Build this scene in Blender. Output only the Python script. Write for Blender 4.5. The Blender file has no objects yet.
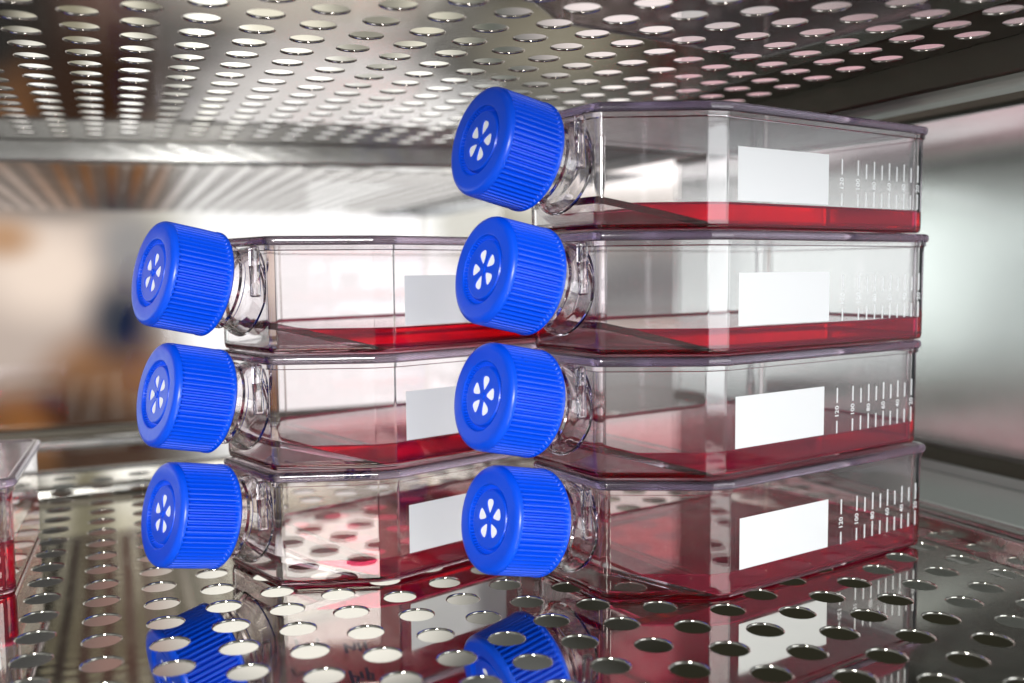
import bpy, bmesh, math, random
from mathutils import Vector, Matrix
random.seed(7)
MM = 0.001
sc = bpy.context.scene
COL = sc.collection

# ------------------------------------------------------------------ camera
HC, FPX, PITCH, ROLL = 96.8, 935.0, 0.0757, -0.0093
cam_d = bpy.data.cameras.new('camera'); cam = bpy.data.objects.new('camera', cam_d); COL.objects.link(cam)
cam_d.sensor_width = 36.0; cam_d.lens = FPX / 1024 * 36.0
cam_d.clip_start = 0.005; cam_d.clip_end = 50.0
cam.matrix_world = Matrix.Translation((0, 0, HC * MM)) @ Matrix.Rotation(math.pi / 2 - PITCH, 4, 'X') @ Matrix.Rotation(ROLL, 4, 'Z')
cam_d.dof.use_dof = True; cam_d.dof.focus_distance = 0.277; cam_d.dof.aperture_fstop = 8.0
sc.camera = cam
sc.view_settings.view_transform = 'Standard'; sc.view_settings.look = 'None'
sc.view_settings.exposure = 0.2; sc.view_settings.gamma = 1.0
sc.render.engine = 'CYCLES'
cy = sc.cycles
cy.max_bounces = 40; cy.transmission_bounces = 40; cy.glossy_bounces = 24; cy.diffuse_bounces = 4; cy.transparent_max_bounces = 24
cy.caustics_reflective = True; cy.caustics_refractive = True; cy.blur_glossy = 0.3
cy.sample_clamp_indirect = 6.0; cy.use_denoising = True

# shelf frame: R runs along the shelf's width, D runs into the chamber
TH = math.radians(23.3)
RX, RY = math.cos(TH), math.sin(TH)
DX, DY = -math.sin(TH), math.cos(TH)
def RD(r, d, z=0.0): return Vector((r * RX + d * DX, r * RY + d * DY, z))

# ------------------------------------------------------------------ world: room light painted as soft patches around the open chamber
W = bpy.data.worlds.new('World'); sc.world = W; W.use_nodes = True
nt = W.node_tree; nt.nodes.clear()
def N(t, **k):
    n = nt.nodes.new(t)
    for a, b in k.items(): setattr(n, a, b)
    return n
def L(a, b): nt.links.new(a, b)
wo = N('ShaderNodeOutputWorld'); bg = N('ShaderNodeBackground'); L(bg.outputs[0], wo.inputs[0])
tc = N('ShaderNodeTexCoord'); mp = N('ShaderNodeMapping', vector_type='POINT'); mp.inputs['Rotation'].default_value = (0, 0, -TH)
L(tc.outputs['Generated'], mp.inputs[0]); DIRV = mp.outputs[0]      # x = R, y = D, z = up
sep = N('ShaderNodeSeparateXYZ'); L(DIRV, sep.inputs[0])
nz = N('ShaderNodeTexNoise'); nz.inputs['Scale'].default_value = 3.2; nz.inputs['Detail'].default_value = 2.0
L(DIRV, nz.inputs['Vector'])
r0 = N('ShaderNodeValToRGB'); L(nz.outputs[0], r0.inputs[0])
e = r0.color_ramp.elements
e[0].position = .40; e[0].color = (.012, .012, .012, 1); e[1].position = .68; e[1].color = (.55, .55, .52, 1)
cur = r0.outputs[0]
def blob(phi, el, sx, sy, col, soft=.5, amt=1.0):
    """a soft elliptical patch of light or dark painted into the world colour, phi from straight out through the glass door towards R, el above the horizon"""
    global cur
    p, q = math.radians(phi), math.radians(el)
    c = Vector((math.sin(p) * math.cos(q), math.cos(p) * math.cos(q), math.sin(q)))
    t = Vector((math.cos(p), -math.sin(p), 0)); u = c.cross(t) * -1
    if u.z < 0: u = -u
    def dot(v):
        d = N('ShaderNodeVectorMath', operation='DOT_PRODUCT'); L(DIRV, d.inputs[0]); d.inputs[1].default_value = v; return d.outputs['Value']
    def m(op, a, b, clamp=False):
        n = N('ShaderNodeMath', operation=op, use_clamp=clamp)
        for i, s in enumerate((a, b)):
            if isinstance(s, (int, float)): n.inputs[i].default_value = s
            else: L(s, n.inputs[i])
        return n.outputs[0]
    a = m('MULTIPLY', dot(t), 1 / math.radians(sx)); b = m('MULTIPLY', dot(u), 1 / math.radians(sy))
    r = m('SQRT', m('ADD', m('MULTIPLY', a, a), m('MULTIPLY', b, b)), 0.0)
    fr = m('GREATER_THAN', dot(c), 0.0)
    mr = N('ShaderNodeMapRange', interpolation_type='SMOOTHSTEP'); L(r, mr.inputs[0])
    mr.inputs[1].default_value = 1.0 + soft; mr.inputs[2].default_value = max(1.0 - soft, 0); mr.inputs[3].default_value = 0; mr.inputs[4].default_value = amt
    f = m('MULTIPLY', mr.outputs[0], fr)
    mx = N('ShaderNodeMix', data_type='RGBA'); L(f, mx.inputs['Factor']); L(cur, mx.inputs[6]); mx.inputs[7].default_value = (*col, 1)
    cur = mx.outputs[2]
blob(115, 6, 32, 26, (.36, .38, .40), .4)             # added fill patch from the right, unseen, brightens the lower flasks
blob(-125, 8, 30, 22, (.45, .45, .45), .4)  # added unseen fill patch from the left, behind the camera
# the room beyond the glass door, as painted patches tuned for view and reflections
blob(8, 16, 40, 13, (1.0, .93, .74), .3)           # ceiling glow painted in for the lower shelf's reflection
blob(8, 8.5, 36, 4, (2.1, 2.05, 1.95), .4)  # added bright band so the overhead shelf's holes glow
blob(-6, 15, 2.4, 13, (.08, .07, .045), .5)
blob(-1.5, 14, 1.2, 9, (.28, .25, .16), .8)
blob(0, 20, 9, 2.5, (.35, .31, .2), .8)
blob(4.2, 16, 1.8, 10, (.12, .11, .07), .7)
blob(15, 18, 2.5, 9, (.30, .28, .22), .6)
blob(24, 17, 4, 10, (.10, .11, .09), .6)
blob(6, 12, 1.5, 6, (2.0, 1.95, 1.75), .8)
blob(-33, 17, 9, 9, (1.15, .95, .95), .4)  # added bright patch, lifts the shoulder panels of the lower flasks
blob(33, 18, 8, 9, (1.1, .95, .93), .4)
blob(-51, 20, 10, 10, (.09, .10, .095), .35)
blob(-47, 19, 2.2, 3, (1.2, 1.25, 1.2), .8)
blob(-53, 15, 1.6, 3, (.8, .85, .82), .8)
blob(-35, 17, 4, 3, (.75, .84, .8), .8)
blob(-42, 9.5, 16, 3.6, (1.3, .66, .76), .5)
blob(12.5, -2, 9.3, 12, (1.3, 1.28, 1.25), .2)     # white coat / bench mass
blob(-3, -3, 5.5, 9, (.62, .50, .43), .4)
blob(-3.2, .2, 3.0, 2.4, (1.05, .86, .72), .7)
blob(-5, 2.0, 1.3, 1.0, (.60, .34, .18), .9)
blob(.0, -6, 3.4, 2.8, (.34, .16, .07), .5)
blob(1.2, 1.5, 1.6, 2.2, (.35, .33, .32), .8)
blob(.6, -2.6, 1.6, 2.2, (.015, .022, .045), .8)
blob(-3.3, -7.9, 1.1, 1.0, (.03, .06, .35), .5)
blob(-3, -11, 6.5, 5, (.06, .028, .015), .35)
blob(-5, -10, 1.6, 3, (.50, .20, .05), .7)
blob(20.8, 3, 2.4, 3.2, (.42, .38, .29), .6)
blob(-2.5, 5.2, 4.6, 2.0, (.11, .085, .07), .5)
blob(-.8, 4.7, .55, .45, (4, 4.2, 4.6), .6); blob(.9, 4.6, .5, .35, (2.6, 2.7, 3.0), .7)
blob(0, -19, 3.5, 5, (.30, .17, .14), .5)
blob(-6.5, -16, 4.5, 8, (.03, .028, .025), .4)
blob(12, -19, 9, 5.5, (1.1, 1.05, .93), .35)
blob(38, -18, 17, 10, (.02, .019, .012), .35)
blob(26, -13.5, 4, 2.5, (.5, .47, .36), .8)
# painted patches towards the side, giving the right wall its mirrored bands
blob(-42, -18, 24, 11, (.04, .042, .03), .3)
blob(-40, 0, 17, 7, (1.9, 2.05, 1.98), .35)
blob(-34, 2, 2.5, 6, (.6, .63, .6), .7)
blob(-46, 5, 5, 1.4, (.5, .55, .53), .7)
blob(-46, 7.5, 7, 1.0, (.25, .28, .27), .7)
blob(-50, 4.6, 2.2, 1.3, (6, 6.3, 6.3), .7)
blob(-50, -2.5, 4, 1.6, (1.9, 2.0, 1.95), .8)
blob(-51.5, -1, 1.6, 6, (.10, .12, .13), .7)
blob(-48, -6.5, 8, 1.6, (.22, .25, .22), .6)
L(cur, bg.inputs[0]); bg.inputs[1].default_value = 1.0

def area(name, loc, target, size, watts, col=(1, 1, 1), sy=None):
    d = bpy.data.lights.new(name, 'AREA'); d.energy = watts; d.size = size; d.color = col
    if sy: d.shape = 'RECTANGLE'; d.size_y = sy
    o = bpy.data.objects.new(name, d); COL.objects.link(o); o.location = Vector(loc) * MM
    o.rotation_euler = (Vector(target) - Vector(loc)).to_track_quat('-Z', 'Y').to_euler(); return o
area('key_lamp', (-56, -350, 206), (10, 290, 60), .125, 3.8, (1, .98, .96), .10)
area('side_fill', (385, 15, 95), (40, 260, 75), .26, .62, (.95, .98, 1), .22)  # added unseen lamp for sheen on cap ridges and corner facets

# ------------------------------------------------------------------ materials
def mat(name):
    m = bpy.data.materials.new(name); m.use_nodes = True; m.node_tree.nodes.clear()
    o = m.node_tree.nodes.new('ShaderNodeOutputMaterial'); return m, m.node_tree, o
def steel(name, col, rough, smear=.05, scale=30, bump=.12, tint=None):
    m, t, o = mat(name)
    b = t.nodes.new('ShaderNodeBsdfPrincipled'); t.links.new(b.outputs[0], o.inputs[0])
    b.inputs['Metallic'].default_value = 1.0
    g = t.nodes.new('ShaderNodeTexCoord'); n = t.nodes.new('ShaderNodeTexNoise'); n.inputs['Scale'].default_value = scale; n.inputs['Detail'].default_value = 5
    t.links.new(g.outputs['Object'], n.inputs['Vector'])
    r = t.nodes.new('ShaderNodeMapRange'); t.links.new(n.outputs[0], r.inputs[0]); r.inputs[1].default_value = .35; r.inputs[2].default_value = .7
    r.inputs[3].default_value = rough; r.inputs[4].default_value = rough + smear
    t.links.new(r.outputs[0], b.inputs['Roughness'])
    c = t.nodes.new('ShaderNodeMix'); c.data_type = 'RGBA'; t.links.new(r.outputs[0], c.inputs['Factor'])
    n2 = t.nodes.new('ShaderNodeTexNoise'); n2.inputs['Scale'].default_value = scale * .35; n2.inputs['Detail'].default_value = 3; t.links.new(g.outputs['Object'], n2.inputs['Vector'])
    t.links.new(n2.outputs[0], c.inputs['Factor'])
    c.inputs[6].default_value = (*[x * .82 for x in col], 1); c.inputs[7].default_value = (*(tint or col), 1)
    t.links.new(c.outputs[2], b.inputs['Base Color'])
    # faint dents and roll marks
    n3 = t.nodes.new('ShaderNodeTexNoise'); n3.inputs['Scale'].default_value = 14; n3.inputs['Detail'].default_value = 1; t.links.new(g.outputs['Object'], n3.inputs['Vector'])
    bu = t.nodes.new('ShaderNodeBump'); bu.inputs['Strength'].default_value = bump; bu.inputs['Distance'].default_value = .0015
    t.links.new(n3.outputs[0], bu.inputs['Height']); t.links.new(bu.outputs[0], b.inputs['Normal'])
    return m
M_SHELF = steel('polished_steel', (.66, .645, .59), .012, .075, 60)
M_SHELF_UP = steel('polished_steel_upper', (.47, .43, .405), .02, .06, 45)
M_WALL = steel('wall_steel', (.76, .76, .74), .055, .03, 12, .05)
M_WALL_SIDE = steel('side_wall_steel', (.74, .76, .75), .12, .08, 9, .05)
M_RAIL = steel('rail_steel', (.7, .7, .68), .18, .1, 40)
M_DARK = steel('dark_strip', (.12, .11, .09), .4, .1, 40)  # groove and seal; also the shade put into one lip and the upper strip

M_BROWN = steel('brown_runner', (.22, .18, .16), .35, .1, 40)
def plastic(name, absorb, dens, rough=.0):
    m, t, o = mat(name)
    g = t.nodes.new('ShaderNodeBsdfPrincipled'); g.inputs['Transmission Weight'].default_value = 1; g.inputs['IOR'].default_value = 1.56
    g.inputs['Roughness'].default_value = rough; g.inputs['Base Color'].default_value = (1, .972, .985, 1)
    c = t.nodes.new('ShaderNodeTexCoord'); n = t.nodes.new('ShaderNodeTexNoise'); n.inputs['Scale'].default_value = 60; n.inputs['Detail'].default_value = 1.5
    t.links.new(c.outputs['Object'], n.inputs['Vector'])
    b = t.nodes.new('ShaderNodeBump'); b.inputs['Strength'].default_value = .015; b.inputs['Distance'].default_value = .001
    t.links.new(n.outputs[0], b.inputs['Height']); t.links.new(b.outputs[0], g.inputs['Normal'])
    t.links.new(g.outputs[0], o.inputs[0])
    v = t.nodes.new('ShaderNodeVolumeAbsorption'); v.inputs['Color'].default_value = (*absorb, 1); v.inputs['Density'].default_value = dens
    t.links.new(v.outputs[0], o.inputs[1]); return m
M_PLASTIC = plastic('clear_polystyrene', (.68, .50, .76), 5.0)
M_LID = plastic('lid_polystyrene', (.62, .40, .76), 5.5, .10)
M_LID.node_tree.nodes['Principled BSDF'].inputs['Base Color'].default_value = (.975, .91, 1, 1)
def liquid(name, dens):
    m, t, o = mat(name)
    g = t.nodes.new('ShaderNodeBsdfPrincipled'); g.inputs['Transmission Weight'].default_value = 1; g.inputs['IOR'].default_value = 1.34
    g.inputs['Roughness'].default_value = 0; g.inputs['Base Color'].default_value = (1, .10, .26, 1); g.inputs['Transmission Weight'].default_value = .86; t.links.new(g.outputs[0], o.inputs[0])
    v = t.nodes.new('ShaderNodeVolumeAbsorption'); v.inputs['Color'].default_value = (.985, .0, .5, 1); v.inputs['Density'].default_value = dens
    t.links.new(v.outputs[0], o.inputs[1]); return m
M_LIQ = liquid('culture_medium_red', 120); M_LIQ_DARK = liquid('culture_medium_dark', 420)
def pane():
    m, t, o = mat('door_glass'); g = t.nodes.new('ShaderNodeBsdfPrincipled'); g.inputs['Transmission Weight'].default_value = 1; g.inputs['IOR'].default_value = 1.6
    g.inputs['Roughness'].default_value = 0; t.links.new(g.outputs[0], o.inputs[0]); return m
M_GLASS = pane()
def simple(name, col, rough, spec=.5, coat=0, noise=0):
    m, t, o = mat(name); b = t.nodes.new('ShaderNodeBsdfPrincipled'); t.links.new(b.outputs[0], o.inputs[0])
    b.inputs['Base Color'].default_value = (*col, 1); b.inputs['Roughness'].default_value = rough
    b.inputs['Specular IOR Level'].default_value = spec; b.inputs['Coat Weight'].default_value = coat
    if noise:
        c = t.nodes.new('ShaderNodeTexCoord'); n = t.nodes.new('ShaderNodeTexNoise'); n.inputs['Scale'].default_value = 400
        t.links.new(c.outputs['Object'], n.inputs['Vector']); r = t.nodes.new('ShaderNodeMapRange'); t.links.new(n.outputs[0], r.inputs[0])
        r.inputs[3].default_value = rough - noise; r.inputs[4].default_value = rough + noise; t.links.new(r.outputs[0], b.inputs['Roughness'])
    return m
M_LEDGE = simple('pale_ledge', (.34, .37, .35), .35)
M_PALE = simple('pale_rail', (.62, .65, .62), .3)
M_CAP = simple('blue_cap_plastic', (.0, .072, .74), .31, .45, 0, .08)
M_WHITE = simple('white_print', (.68, .695, .72), .45)
M_FILTER = simple('white_filter', (.97, .98, .99), .6)
M_INK = simple('violet_ink', (.02, .0, .2), .6)

# ------------------------------------------------------------------ helpers
def new_obj(name, bm, m, parent=None, smooth=None, loc=None, bevel=None, recalc=True):
    if recalc: bmesh.ops.recalc_face_normals(bm, faces=bm.faces)
    me = bpy.data.meshes.new(name); bm.to_mesh(me); bm.free(); me.materials.append(m)
    o = bpy.data.objects.new(name, me); COL.objects.link(o); o.parent = parent
    if smooth is not None:
        for p in me.polygons: p.use_smooth = True
        me.set_sharp_from_angle(angle=math.radians(smooth))
    if bevel:
        b = o.modifiers.new('bevel', 'BEVEL'); b.width = bevel * MM; b.segments = 3; b.limit_method = 'ANGLE'; b.angle_limit = math.radians(50)
        b.harden_normals = False
    if smooth is not None:
        w_ = o.modifiers.new('weighted', 'WEIGHTED_NORMAL'); w_.mode = 'FACE_AREA'; w_.weight = 100; w_.keep_sharp = True
    return o
def tag(o, label, cat, group=None, kind=None):
    if label: o['label'] = label
    if cat: o['category'] = cat
    if group: o['group'] = group
    if kind: o['kind'] = kind
    return o
def V(bm, p): return bm.verts.new(Vector(p) * MM)
def box(bm, lo, hi, f=None):
    f = f or (lambda p: p)
    v = [V(bm, f((x, y, z))) for x in (lo[0], hi[0]) for y in (lo[1], hi[1]) for z in (lo[2], hi[2])]
    for q in ((0, 1, 3, 2), (4, 6, 7, 5), (0, 4, 5, 1), (2, 3, 7, 6), (0, 2, 6, 4), (1, 5, 7, 3)): bm.faces.new([v[i] for i in q])
def offset_poly(P, d):
    """inset a CCW polygon by d (negative grows it)"""
    n = len(P); out = []
    for i in range(n):
        a, b, c = Vector(P[i - 1]), Vector(P[i]), Vector(P[(i + 1) % n])
        e1 = (b - a).normalized(); e2 = (c - b).normalized()
        n1 = Vector((-e1.y, e1.x)); n2 = Vector((-e2.y, e2.x))
        k = d / (1 + n1.dot(n2)); out.append((b.x + (n1.x + n2.x) * k, b.y + (n1.y + n2.y) * k))
    return out
def round_poly(P, R, seg=6):
    out = []; n = len(P)
    for i in range(n):
        a, b, c = Vector(P[i - 1]), Vector(P[i]), Vector(P[(i + 1) % n]); r = R[i]
        if r <= 0: out.append(tuple(b)); continue
        u = (a - b).normalized(); v = (c - b).normalized()
        ang = math.acos(max(-1, min(1, u.dot(v)))); t = r / math.tan(ang / 2)
        s = b + u * t; e_ = b + v * t; cen = b + (u + v).normalized() * (r / math.sin(ang / 2))
        a0 = math.atan2(s.y - cen.y, s.x - cen.x); a1 = math.atan2(e_.y - cen.y, e_.x - cen.x)
        da = (a1 - a0 + math.pi) % (2 * math.pi) - math.pi
        for k in range(seg + 1):
            q = a0 + da * k / seg; out.append((cen.x + r * math.cos(q), cen.y + r * math.sin(q)))
    return out
def prism_rings(bm, rings, cap0=True, cap1=True):
    """rings: list of (poly, z) with equal vertex counts, joined into a skin"""
    vs = [[V(bm, (x, y, z)) for x, y in P] for P, z in rings]
    for a, b in zip(vs, vs[1:]):
        n = len(a)
        for i in range(n): bm.faces.new((a[i], a[(i + 1) % n], b[(i + 1) % n], b[i]))
    if cap0: bm.faces.new(vs[0][::-1])
    if cap1: bm.faces.new(vs[-1])
    return vs
def lathe(bm, prof, n=64, frame=None, rfun=None, close0=False, close1=False):
    rings = []
    for k, (r, t) in enumerate(prof):
        ring = []
        for i in range(n):
            a = 2 * math.pi * i / n; rr = rfun(r, t, i) if rfun else r
            p = Vector((t, rr * math.cos(a), rr * math.sin(a)))
            ring.append(V(bm, frame @ p if frame else p))
        rings.append(ring)
    for a, b in zip(rings, rings[1:]):
        for i in range(n): bm.faces.new((a[i], a[(i + 1) % n], b[(i + 1) % n], b[i]))
    if close0: bm.faces.new(rings[0][::-1])
    if close1: bm.faces.new(rings[-1])
    return rings
def text_mesh(bm, txt, size, place):
    """place(x, y, lift) -> local mm point"""
    cu = bpy.data.curves.new('t', 'FONT'); cu.body = txt; cu.size = size; cu.align_x = 'CENTER'; cu.align_y = 'CENTER'; cu.resolution_u = 3; cu.offset = size * .015
    o = bpy.data.objects.new('t', cu); COL.objects.link(o); dg = bpy.context.evaluated_depsgraph_get()
    me = o.evaluated_get(dg).to_mesh(); idx = [V(bm, place(v.co.x, v.co.y)) for v in me.vertices]
    for p in me.polygons:
        try: bm.faces.new([idx[i] for i in p.vertices])
        except ValueError: pass
    bpy.data.objects.remove(o); bpy.data.curves.remove(cu)
def curve_plate(outline, holes, thick):
    """flat plate with holes, from filled 2D curves; returns a mesh in mm, xy plane, z 0..thick"""
    cu = bpy.data.curves.new('p', 'CURVE'); cu.dimensions = '2D'; cu.fill_mode = 'BOTH'; cu.extrude = thick / 2
    for P in [outline] + holes:
        s = cu.splines.new('POLY'); s.points.add(len(P) - 1); s.use_cyclic_u = True
        for q, (x, y) in zip(s.points, P): q.co = (x, y, 0, 1)
    o = bpy.data.objects.new('p', cu); COL.objects.link(o); dg = bpy.context.evaluated_depsgraph_get()
    me = bpy.data.meshes.new_from_object(o.evaluated_get(dg)); bpy.data.objects.remove(o); bpy.data.curves.remove(cu); return me

# ------------------------------------------------------------------ perforated shelf
def shelf(name, o0, c, r, jr, ir, zt, th, rh, r_hi, d_lo, d_hi, m, label, skew=0.0):
    """lattice of round holes: centre o0 + i*c + j*r; each cell is a parallelogram with a chamfered hole"""
    bm = bmesh.new(); n = 28
    o0, c, r = Vector(o0), Vector(c), Vector(r)
    zb = zt - th
    top = {}
    def corner(i, j): return o0 + c * (i - .5) + r * (j - .5)
    def vert(cache, key, p, z):
        if key not in cache: cache[key] = V(bm, (p.x, p.y, z))
        return cache[key]
    ca, cb = {}, {}
    Dv = Vector((DX, DY)); Rv = Vector((RX, RY))
    for j in range(*jr):
        js = []
        for i in range(*ir):
            ctr = o0 + c * i + r * j
            d = ctr.dot(Dv)
            if d < d_lo or d > d_hi + skew * ctr.dot(Rv) - rh - 9: continue
            js.append(i)
            for z, cache, ch in ((zt, ca, .35), (zb, cb, .35)):
                P = [corner(i, j), corner(i, j + 1), corner(i + 1, j + 1), corner(i + 1, j)]
                outer = []
                K = n // 4
                for s in range(4):
                    a, b = P[s], P[(s + 1) % 4]
                    for k in range(K):
                        outer.append(a.lerp(b, k / K))
                ov = [vert(cache, (round(q.x, 2), round(q.y, 2)), q, z) for q in outer]
                def ring(rad, zz):
                    out = []
                    for q in outer:
                        dd = (q - ctr).normalized() * rad + ctr; out.append(V(bm, (dd.x, dd.y, zz)))
                    return out
                sgn = -1 if z == zt else 1
                r1 = ring(rh + ch, z); rm = ring(rh + ch * .3, z + sgn * ch * .3); r2 = ring(rh, z + sgn * ch)
                for A_, B_ in ((ov, r1), (r1, rm), (rm, r2)):
                    for k in range(n):
                        f = (A_[k], A_[(k + 1) % n], B_[(k + 1) % n], B_[k])
                        bm.faces.new(f if z == zt else f[::-1])
                if z == zt: keep = r2
                else:
                    for k in range(n): bm.faces.new((keep[k], keep[(k + 1) % n], r2[(k + 1) % n], r2[k]))
        # plain margin at the far end of the column (and down-turned lip)
        i1 = js[-1] + 1
        a, b = corner(i1, j), corner(i1, j + 1)
        K = n // 4
        for z, cache in ((zt, ca), (zb, cb)):
            aa = [vert(cache, (round(q.x, 2), round(q.y, 2)), q, z) for q in [a.lerp(b, k / K) for k in range(K + 1)]]
            bb = []
            for k in range(K + 1):
                q = a.lerp(b, k / K); q2 = q + Dv * (d_hi + skew * q.dot(Rv) - q.dot(Dv)); bb.append(vert(cache, (round(q2.x, 2), round(q2.y, 2)), q2, z))
            for k in range(K):
                f = (aa[k], aa[k + 1], bb[k + 1], bb[k]); bm.faces.new(f if z == zt else f[::-1])
    # right margin: plain strip from the last column out to r_hi
    jl = jr[1]
    q0 = corner(ir[0], jl); q1 = corner(ir[1], jl)
    def along(d):
        t = (d - q0.dot(Dv)) / (q1 - q0).dot(Dv); return q0.lerp(q1, t)
    for z in (zt, zb):
        a = along(d_lo - 10); b = along(d_hi); b = along(d_hi + skew * b.dot(Rv))
        aa, bb = [a, b], [a + Rv * (r_hi - a.dot(Rv)), b + Rv * (r_hi - b.dot(Rv))]
        f = [V(bm, (q.x, q.y, z)) for q in (aa[0], bb[0], bb[1], aa[1])]
        bm.faces.new(f if z == zt else f[::-1])
    o = new_obj(name, bm, m, recalc=False)
    for p in o.data.polygons: p.use_smooth = abs(p.normal.z) < .995
    tag(o, label, 'shelf')
    return o
lo_shelf = shelf('perforated_shelf', (60.79, 259.64), (-6.55, 15.03), (19.0, -2.69), (-24, 12), (-16, 34), 0.0, .8, 4.85, 275, 20, 503,
      M_SHELF, 'mirror polished perforated steel shelf carrying the flask stacks')
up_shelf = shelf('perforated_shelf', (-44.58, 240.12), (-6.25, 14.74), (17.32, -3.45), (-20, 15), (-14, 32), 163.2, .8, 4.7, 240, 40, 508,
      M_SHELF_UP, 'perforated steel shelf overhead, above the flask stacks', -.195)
def strip(name, r0_, r1_, d0, d1, z0, z1, m, parent=None, bev=1.0, skew=0.0):
    bm = bmesh.new(); box(bm, (r0_, d0, z0), (r1_, d1, z1), lambda p: RD(p[0], p[1] + skew * p[0], p[2])); return new_obj(name, bm, m, parent, bevel=bev, smooth=40)
shelf('perforated_shelf', (-44.58 - 187.5, 240.12 + 442.2), (-6.25, 14.74), (17.32, -3.45), (-14, 20), (-14, 22), 159, .8, 4.7, 260, 560, 1000,  # added shelf, stands in for the overhead shelf's reflected hole streaks
      M_SHELF_UP, 'blurred perforated steel shelf added beyond the glass door, imitating mirrored hole streaks')
strip('shelf_lip', -420, 240, 508.2, 512, 151.5, 163.5, M_RAIL, up_shelf, 1.6, -.195)
strip('shelf_lip', 240.5, 243, 40, 455, 152, 163.5, M_DARK, up_shelf)  # lip darkened to stand in for the black shadow beside the shelf edge
strip('shelf_lip', -420, 275, 503.5, 507, -9, 1, M_RAIL, lo_shelf, .8)
strip('shelf_lip', 275.5, 278, 20, 507, -9, 5, M_RAIL, lo_shelf)
tag(strip('shelf_rail', 264, 277, 180, 521, 153.5, 160, M_PALE, None, 2.0), 'bright steel support rail under the right edge of the overhead shelf', 'rail')
tag(strip('shelf_runner', 249, 259, 112, 521, 156.5, 163, M_BROWN, None, 1.0), 'dull brown runner between the overhead shelf edge and its bright rail', 'runner')
tag(strip('shelf_rail', 288, 296, 112, 521, -6, 4, M_RAIL, None, 2.0), 'bright steel support rail beside the right edge of the lower shelf', 'rail')
tag(strip('wall_ledge', 298, 344.5, 180, 521, -3, 3.2, M_LEDGE, None, .5), 'pale steel ledge running along the right wall level with the lower shelf', 'ledge')
tag(strip('wall_dark_band', 340, 344.5, 232, 522, 9, 16, M_DARK, None, 1.0), 'dark horizontal channel low on the right chamber wall', 'channel')
tag(strip('wall_dark_band', 340, 344.5, 232, 522, 163, 172, M_DARK, None, 1.0), 'dark strip standing in for the shadow high on the right chamber wall', 'channel')  # shadow below the upper rail, put in as a dark strip
tag(strip('door_sill', -600, 284, 512, 520, 9.5, 14.5, M_RAIL, None, 1.5), 'bright steel sill bar behind the lower shelf at the glass door', 'sill')
tag(strip('door_seal', -600, 284, 513, 521, 15.5, 20, M_DARK, None, 1.0), 'dark rubber seal strip lying above the steel door sill', 'seal')

# ------------------------------------------------------------------ chamber walls
bm = bmesh.new(); box(bm, (-700, 524, -260), (344, 529, 420), lambda p: RD(*p))
tag(new_obj('glass_door', bm, M_GLASS), 'clear glass door pane closing the chamber behind both shelves', 'glass door')
bm = bmesh.new(); box(bm, (345, 232, -60), (349, 523.5, 420), lambda p: RD(*p)); tag(new_obj('wall_right', bm, M_WALL_SIDE), None, None, kind='structure')

# ------------------------------------------------------------------ culture flask
LEN, HW, NK, NX = 98.3, 37.0, 16.5, -28.0
BASE = [(3.3, -HW), (LEN, -HW), (LEN, HW), (3.3, HW), (-2.74, 34.99), (NX, NK), (NX, -NK), (-2.74, -34.99)]   # faceted shoulder corners
RAD = [1.3, 3.4, 3.4, 1.3, 1.3, 3.0, 3.0, 1.3]
RAD_IN = [3.4, 7.0, 7.0, 3.4, 3.4, 5.0, 5.0, 3.4]
def inner(inset):
    return round_poly(offset_poly(BASE, inset), [r_ - inset for r_ in RAD_IN])
def outline(inset):
    return round_poly(offset_poly(BASE, inset), [max(.6, r_ - inset) for r_ in RAD])
WT = 1.5; ZB = 33.0
TILT = math.radians(12.0)
AX = Matrix.Translation((0, 0, 0))
CAPC = Vector((-46.8, 0, 23.1))
def axis_frame(origin):
    # local +x = outward along the neck (towards the cap face)
    x = Vector((-math.cos(TILT), 0, math.sin(TILT))); y = Vector((0, -1, 0)); z = x.cross(y)
    return Matrix(((x.x, y.x, z.x, origin.x), (x.y, y.y, z.y, origin.y), (x.z, y.z, z.z, origin.z), (0, 0, 0, 1)))
def ramp_z(x):   # top of the sloping floor towards the neck
    return 1.35 + 8.4 * max(0.0, min(1.0, (-x + 1) / 27.0))
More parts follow.
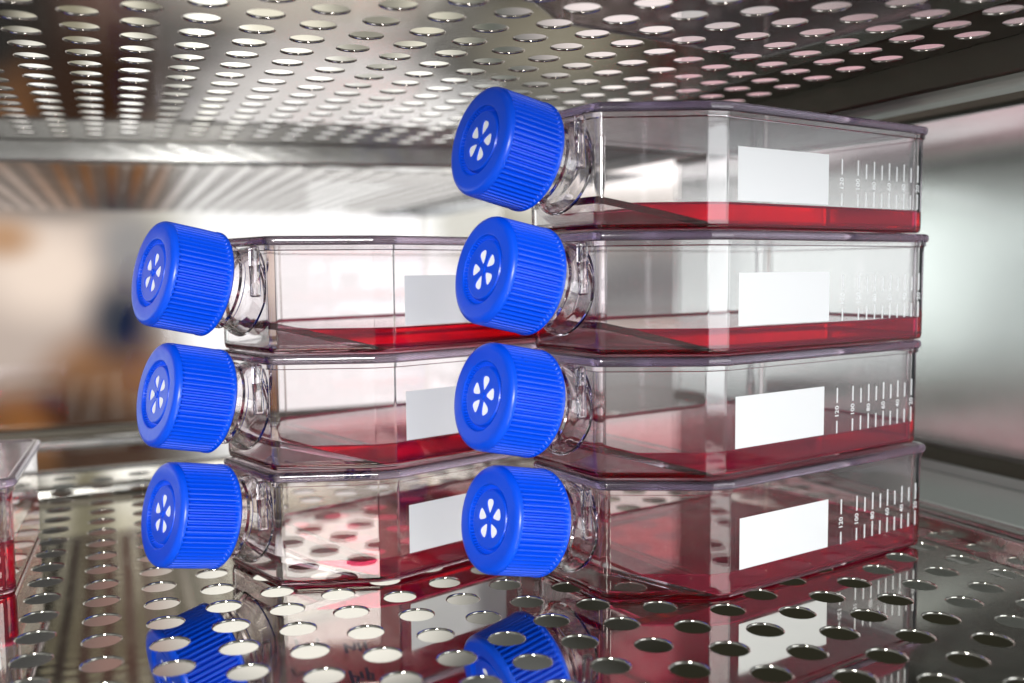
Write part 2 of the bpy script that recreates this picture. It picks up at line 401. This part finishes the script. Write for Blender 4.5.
def build_flask():
    root = bpy.data.objects.new('culture_flask', None); COL.objects.link(root); root.empty_display_size = .02
    # body: outer skin, rim, inner cavity
    bm = bmesh.new()
    o_, i_ = lambda d: outline(d), None
    prism_rings(bm, [(outline(1.3), 0.15), (outline(.45), .5), (outline(.1), 1.3), (outline(0), 2.2), (outline(-.15), ZB - 1.6), (outline(-.75), ZB - 1.3), (outline(-.75), ZB - .05),
                     (inner(WT - .15), ZB - .05), (inner(WT), 3.0), (inner(WT + .35), 1.9), (inner(WT + 1.1), 1.45)])
    new_obj('body', bm, M_PLASTIC, root, smooth=35)
    # lid: overhanging plate with rounded edge
    bm = bmesh.new()
    prism_rings(bm, [(outline(-.9), ZB), (outline(-1.35), ZB + .3), (outline(-1.6), ZB + .9), (outline(-1.6), ZB + 1.9), (outline(-1.25), ZB + 2.5), (outline(-.6), ZB + 2.8),
                     (outline(.6), ZB + 2.85), (outline(1.1), ZB + 2.45)])
    new_obj('lid', bm, M_LID, root, smooth=35)
    # sloping floor (pouring ramp) inside the shoulder
    bm = bmesh.new()
    w = WT - .3
    P = offset_poly(BASE, w)
    def yw(x):  # inner half width at x
        x0, y0 = P[6]; x1, y1 = P[7]; t = (x - x0) / (x1 - x0); return -(y0 + (y1 - y0) * max(0, min(1, t)))
    xs = [P[6][0] + .02, -20, -12, -5, -1.2]
    rows = []
    for x in xs:
        zt = ramp_z(x); zb = max(1.42, zt - 2.0); y = yw(x)
        rows.append([V(bm, q) for q in ((x, -y, zb), (x, y, zb), (x, y, zt), (x, -y, zt))])
    for a, b in zip(rows, rows[1:]):
        for k in range(4): bm.faces.new((a[k], a[(k + 1) % 4], b[(k + 1) % 4], b[k]))
    bm.faces.new(rows[0]); bm.faces.new(rows[-1][::-1])
    new_obj('pouring_ramp', bm, M_PLASTIC, root, smooth=30)
    # medium
    bm = bmesh.new()
    lev = 7.8; g = WT - .12
    Q = inner(g)
    xcut = 1 - (lev - .6 - 1.35) / 8.4 * 27.0
    # clip the outline at xcut
    def clip(Pl, xc):
        out = []
        for i in range(len(Pl)):
            a, b = Pl[i], Pl[(i + 1) % len(Pl)]
            if a[0] >= xc: out.append(a)
            if (a[0] - xc) * (b[0] - xc) < 0:
                t = (xc - a[0]) / (b[0] - a[0]); out.append((xc, a[1] + (b[1] - a[1]) * t))
        return out
    C = clip(Q, xcut)
    def low(p):
        x, y = p
        return max(1.30, ramp_z(x) - .08) if x < .5 else 1.30
    # bottom must be flat then sloped: split mesh at x = .5
    bmv_t = [V(bm, (x, y, lev)) for x, y in C]
    bmv_m = [V(bm, (x * .9985 + .07, y * .9985, lev - .5)) for x, y in C] if False else None
    bot = [V(bm, (x, y, min(low((x, y)), lev - .02))) for x, y in C]
    n = len(C)
    for i in range(n): bm.faces.new((bmv_t[i], bmv_t[(i + 1) % n], bot[(i + 1) % n], bot[i]))
    prev = bmv_t
    for ins, dz in ((.25, -.28), (.6, -.48), (1.1, -.6), (1.8, -.65)):
        cur_ = [V(bm, (x, y, lev + dz)) for x, y in offset_poly(C, ins)]
        for i in range(n): bm.faces.new((prev[i], prev[(i + 1) % n], cur_[(i + 1) % n], cur_[i]))
        prev = cur_
    bm.faces.new(prev); f = bm.faces.new(bot[::-1])
    geom = bm.verts[:] + bm.edges[:] + [f]
    bmesh.ops.bisect_plane(bm, geom=[f] + list(f.edges) + list(f.verts), plane_co=(.5 * MM, 0, 0), plane_no=(1, 0, 0))
    for v in bm.verts:
        if abs(v.co.x - .5 * MM) < 1e-6 and v.co.z < lev * MM * .9: v.co.z = 1.30 * MM
    bmesh.ops.triangulate(bm, faces=[q for q in bm.faces if len(q.verts) > 4 and q.calc_center_median().z < lev * MM * .9])
    new_obj('culture_medium', bm, M_LIQ, root, smooth=30)
    # neck: flared tube with two thread rings
    F = axis_frame(CAPC)
    bm = bmesh.new()
    t_w = -(abs(NX) and (46.8 + NX) / math.cos(TILT))  # axial position of the front wall
    prof = [(14.3, t_w - .6), (13.9, t_w + 1.0), (12.9, t_w + 2.6), (12.4, t_w + 4.2), (12.2, t_w + 6), (12.9, t_w + 6.6), (12.9, t_w + 7.4), (12.2, t_w + 8), (12.2, 4),
            (10.6, 4), (10.6, t_w + 6), (11.2, t_w + 3), (12.4, t_w + .6), (12.8, t_w - .6)]
    prof.append(prof[0])
    R_ = lathe(bm, prof[:-1], 72, F)
    a, b = R_[-1], R_[0]
    for i in range(72): bm.faces.new((a[i], a[(i + 1) % 72], b[(i + 1) % 72], b[i]))
    new_obj('neck', bm, M_PLASTIC, root, smooth=40)
    # moulded tab under the front edge of the lid
    bm = bmesh.new(); box(bm, (NX - 3.6, -12.5, 17.5), (NX - .4, -10.2, ZB - .1)); new_obj('moulded_tab', bm, M_PLASTIC, root, bevel=.8, smooth=40)
    # cap (its own local frame so that it can be turned on its axis)
    n = 60 * 8
    def rf(r_, t, i):
        if -6.6 < t < 8.9:
            ph = i % 8; k = (0, .10, .68, 1.05, 1.05, .68, .10, 0)[ph]; e_ = min(1, (t + 6.6) / .6, (8.9 - t) / .7)
            return r_ - k * e_
        return r_
    RC = 16.0
    prof = [(14.6, -7.9), (15.6, -7.9), (RC + .1, -7.4), (RC + .1, -6.7), (RC - .05, -6.4), (RC - .1, -6.0), (RC - .1, -2), (RC - .2, 3), (RC - .3, 8.1), (RC - .35, 8.9), (RC - .55, 9.5), (RC - .95, 10.05), (RC - 1.7, 10.45), (RC - 2.6, 10.55),
            (10.5, 10.55), (10.15, 10.4), (10.0, 10.0), (9.9, 8.4), (9.6, 8.1), (9.1, 8.1), (8.8, 8.4), (8.6, 9.6), (8.35, 9.95), (7.9, 10.05), (7.6, 10.0)]
    bm = bmesh.new(); lathe(bm, prof, n, None, rf)
    lathe(bm, [(14.6, -7.9), (14.4, -7), (14.0, 6), (7.6, 7.2)], n)
    bmesh.ops.remove_doubles(bm, verts=bm.verts, dist=1e-6)
    cap = new_obj('cap', bm, M_CAP, root, smooth=32)
    cap.matrix_local = Matrix.Translation(Vector((F[0][3], F[1][3], F[2][3])) * MM) @ F.to_3x3().to_4x4()
    # vent disc with five openings
    holes = []
    for k in range(5):
        a0 = math.radians(90 + 72 * k); P = [(1.75, -.22), (2.1, -.5), (3.0, -1.05), (4.2, -1.62), (4.9, -1.75), (5.4, -1.55), (5.75, -1.0), (5.85, 0)]
        P = P + [(x, -y) for x, y in P[::-1][1:]]
        holes.append([(x * math.cos(a0) - y * math.sin(a0), x * math.sin(a0) + y * math.cos(a0)) for x, y in P])
    me = curve_plate([(7.62 * math.cos(2 * math.pi * i / 96), 7.62 * math.sin(2 * math.pi * i / 96)) for i in range(96)], holes, .35)
    bm = bmesh.new(); bm.from_mesh(me); bmesh.ops.remove_doubles(bm, verts=bm.verts, dist=1e-4)
    for v in bm.verts: v.co = Vector((9.825 + v.co.z, v.co.x, v.co.y)) * MM
    vd = new_obj('vent_disc', bm, M_CAP, cap, smooth=30)
    bm = bmesh.new(); lathe(bm, [(1.15, 9.99), (1.05, 10.3), (.7, 10.4), (.3, 10.2), (.2, 10.1)], 24, close1=True); new_obj('hub', bm, M_CAP, cap, smooth=50)
    bm = bmesh.new(); lathe(bm, [(6.8, 9.35), (6.8, 9.62)], 40, close0=True, close1=True)
    new_obj('filter_membrane', bm, M_FILTER, cap)
    # printed writing panel and graduation on the long side wall
    yo = -HW - .16
    bm = bmesh.new(); box(bm, (6.9, yo - .10, 8.2), (46.9, yo, 23.6)); new_obj('writing_panel', bm, M_WHITE, root)
    bm = bmesh.new()
    def tick(x, z0, z1, w=.56): box(bm, (x - w / 2, yo - .08, z0), (x + w / 2, yo, z1))
    X = [53.0, 62.3, 67.2, 72.1, 77.0, 82.0, 86.9, 91.8]
    def a_of(px):
        k = (px - 512) / 935.0; return (59.6 - 266 * k) / (.55 * k - .835)
    marks = [(839.5, '120', 0), (854.7, '100', 0), (862.5, None, 1), (870, '80', 0), (877.4, None, 1), (884.4, '60', 0), (891.5, None, 1), (898.3, '40', 0), (905, None, 1), (911.5, '20', 0)]
    for px, s, short in marks:
        x = a_of(px); x += 1.2 + (x - 52.6) * .054
        if short: tick(x, 8.0, 12.6); tick(x, 16.9, 21.6)
        else: tick(x, 8.0, 13.0 if len(s) < 3 else 12.0); tick(x, 17.0 if len(s) < 3 else 17.8, 22.6)
        if s:
            text_mesh(bm, s, 2.6, lambda u, v, x=x: (x - v, yo - .05, 14.95 + u))
    new_obj('graduation_marks', bm, M_WHITE, root)
    return root

def children(o): return [c for c in bpy.data.objects if c.parent == o]
def copy_tree(o, parent=None):
    c = o.copy(); COL.objects.link(c)
    if parent: c.parent = parent
    for ch in children(o): copy_tree(ch, c)
    return c
CAPN = Matrix.Identity(4)
proto = build_flask()
def put(first, corner, ang, k, dx, dy, da, spin, label, group):
    """corner: ideal near shoulder corner in mm, ang: heading of the long side"""
    o = proto if first else copy_tree(proto)
    A = ang + math.radians(da)
    n = Vector((-math.sin(A), math.cos(A))); p = Vector(corner) + n * HW + Vector((dx, dy))
    o.location = (p.x * MM, p.y * MM, (k * PITCHZ) * MM); o.rotation_euler = (0, 0, A)
    for ch in children(o):
        if ch.name.split('.')[0] == 'cap': ch.matrix_local = CAP0 @ Matrix.Rotation(math.radians(spin), 4, 'X')
    tag(o, label, 'culture flask', group); return o
PITCHZ = 36.0
CAP0 = [c for c in children(proto) if c.name.startswith('cap')][0].matrix_local.copy()
RC_, RA = (59.6, 266.0), .583
LC_, LA = (-38.5, 284.5), .72
G = 'flasks stacked on the steel shelf'
put(True, RC_, RA, 0, .9, 0, 0, 10, 'blue capped flask at the bottom of the taller stack, resting on the shelf', G)
put(False, RC_, RA, 1, -.6, 0, .5, -6, 'blue capped flask second from the bottom in the taller stack of four', G)
put(False, RC_, RA, 2, 0, .2, -.3, 18, 'blue capped flask second from the top in the taller stack of four', G)
put(False, RC_, RA, 3, -.5, 0, .2, -20, 'blue capped flask on top of the taller stack, close under the overhead shelf', G)
lf = put(False, LC_, LA, 0, .4, 0, .3, 4, 'blue capped flask at the bottom of the shorter stack, with handwriting on its lid', G)
put(False, LC_, LA, 1, 0, 0, -.4, 25, 'blue capped flask in the middle of the shorter stack of three', G)
put(False, LC_, LA, 2, .2, .3, .4, -14, 'blue capped flask on top of the shorter stack of three', G)
A3 = math.radians(21.2)
c3 = Vector((-151.5, 277.3)) - Vector((math.cos(A3), math.sin(A3))) * LEN
ff = put(False, c3, A3, 0, 0, 0, 0, 0, 'single flask with dark red medium, cut off at the left edge of the frame', None)
for ch in children(ff):
    if ch.name.startswith('culture_medium'): ch.scale = (1, 1, 2.3); ch.location.z = -1.7 * MM; ch.data = ch.data.copy(); ch.data.materials[0] = M_LIQ_DARK

# violet handwriting on the lid of the lowest flask of the shorter stack
def handwriting(flask):
    inv = (Matrix.Translation(flask.location) @ flask.rotation_euler.to_matrix().to_4x4()).inverted()
    lid = [c for c in children(flask) if c.name.startswith('lid')][0]
    z = 33.0
    def w(px, py):  # shelf mirror: the lid top seen as a plane below the shelf
        X = px - 512; Y = py - 341.5; c, s = math.cos(-ROLL), math.sin(-ROLL); X, Y = X * c - Y * s, X * s + Y * c
        c, s = math.cos(PITCH), math.sin(PITCH); d = (X / FPX, c - Y / FPX * s, -s - Y / FPX * c)
        t = (-z - HC) / d[2]; p = inv @ (Vector((d[0] * t, d[1] * t, z)) * MM); return p / MM
    S = [[(296, 638), (298, 646), (304, 645)], [(306, 643), (307, 645)], [(310, 644), (313, 643)], [(317, 638), (319, 646)], [(325, 643), (326.5, 643.5)],
         [(344.5, 643), (347.5, 652)], [(345, 644), (355, 649), (354, 642)], [(358, 642), (361, 650)], [(358.5, 647), (366, 645)], [(364.5, 641), (367, 650)],
         [(292, 668), (296, 675), (302, 672)], [(303, 671), (306, 674), (309, 671)],
         [(350, 670), (354, 682)], [(353, 675), (359, 676), (357.5, 682), (354, 682)], [(361, 671), (363.5, 677)], [(366.5, 667), (369.5, 678), (374, 679), (373, 673), (368, 672)]]
    bm = bmesh.new()
    for st in S:
        P = [w(*q) for q in st]
        for a, b in zip(P, P[1:]):
            d = (b - a); d.z = 0
            if d.length < 1e-6: continue
            d.normalize(); nn = Vector((-d.y, d.x, 0)) * .55; e_ = d * .2
            a_, b_ = a - e_, b + e_
            box_v = [V(bm, (q.x, q.y, zz)) for zz in (z - .07, z + .1) for q in (a_ - nn, b_ - nn, b_ + nn, a_ + nn)]
            for q in ((3, 2, 1, 0), (4, 5, 6, 7), (0, 1, 5, 4), (1, 2, 6, 5), (2, 3, 7, 6), (3, 0, 4, 7)): bm.faces.new([box_v[i] for i in q])
    new_obj('handwriting', bm, M_INK, lid)
handwriting(lf)
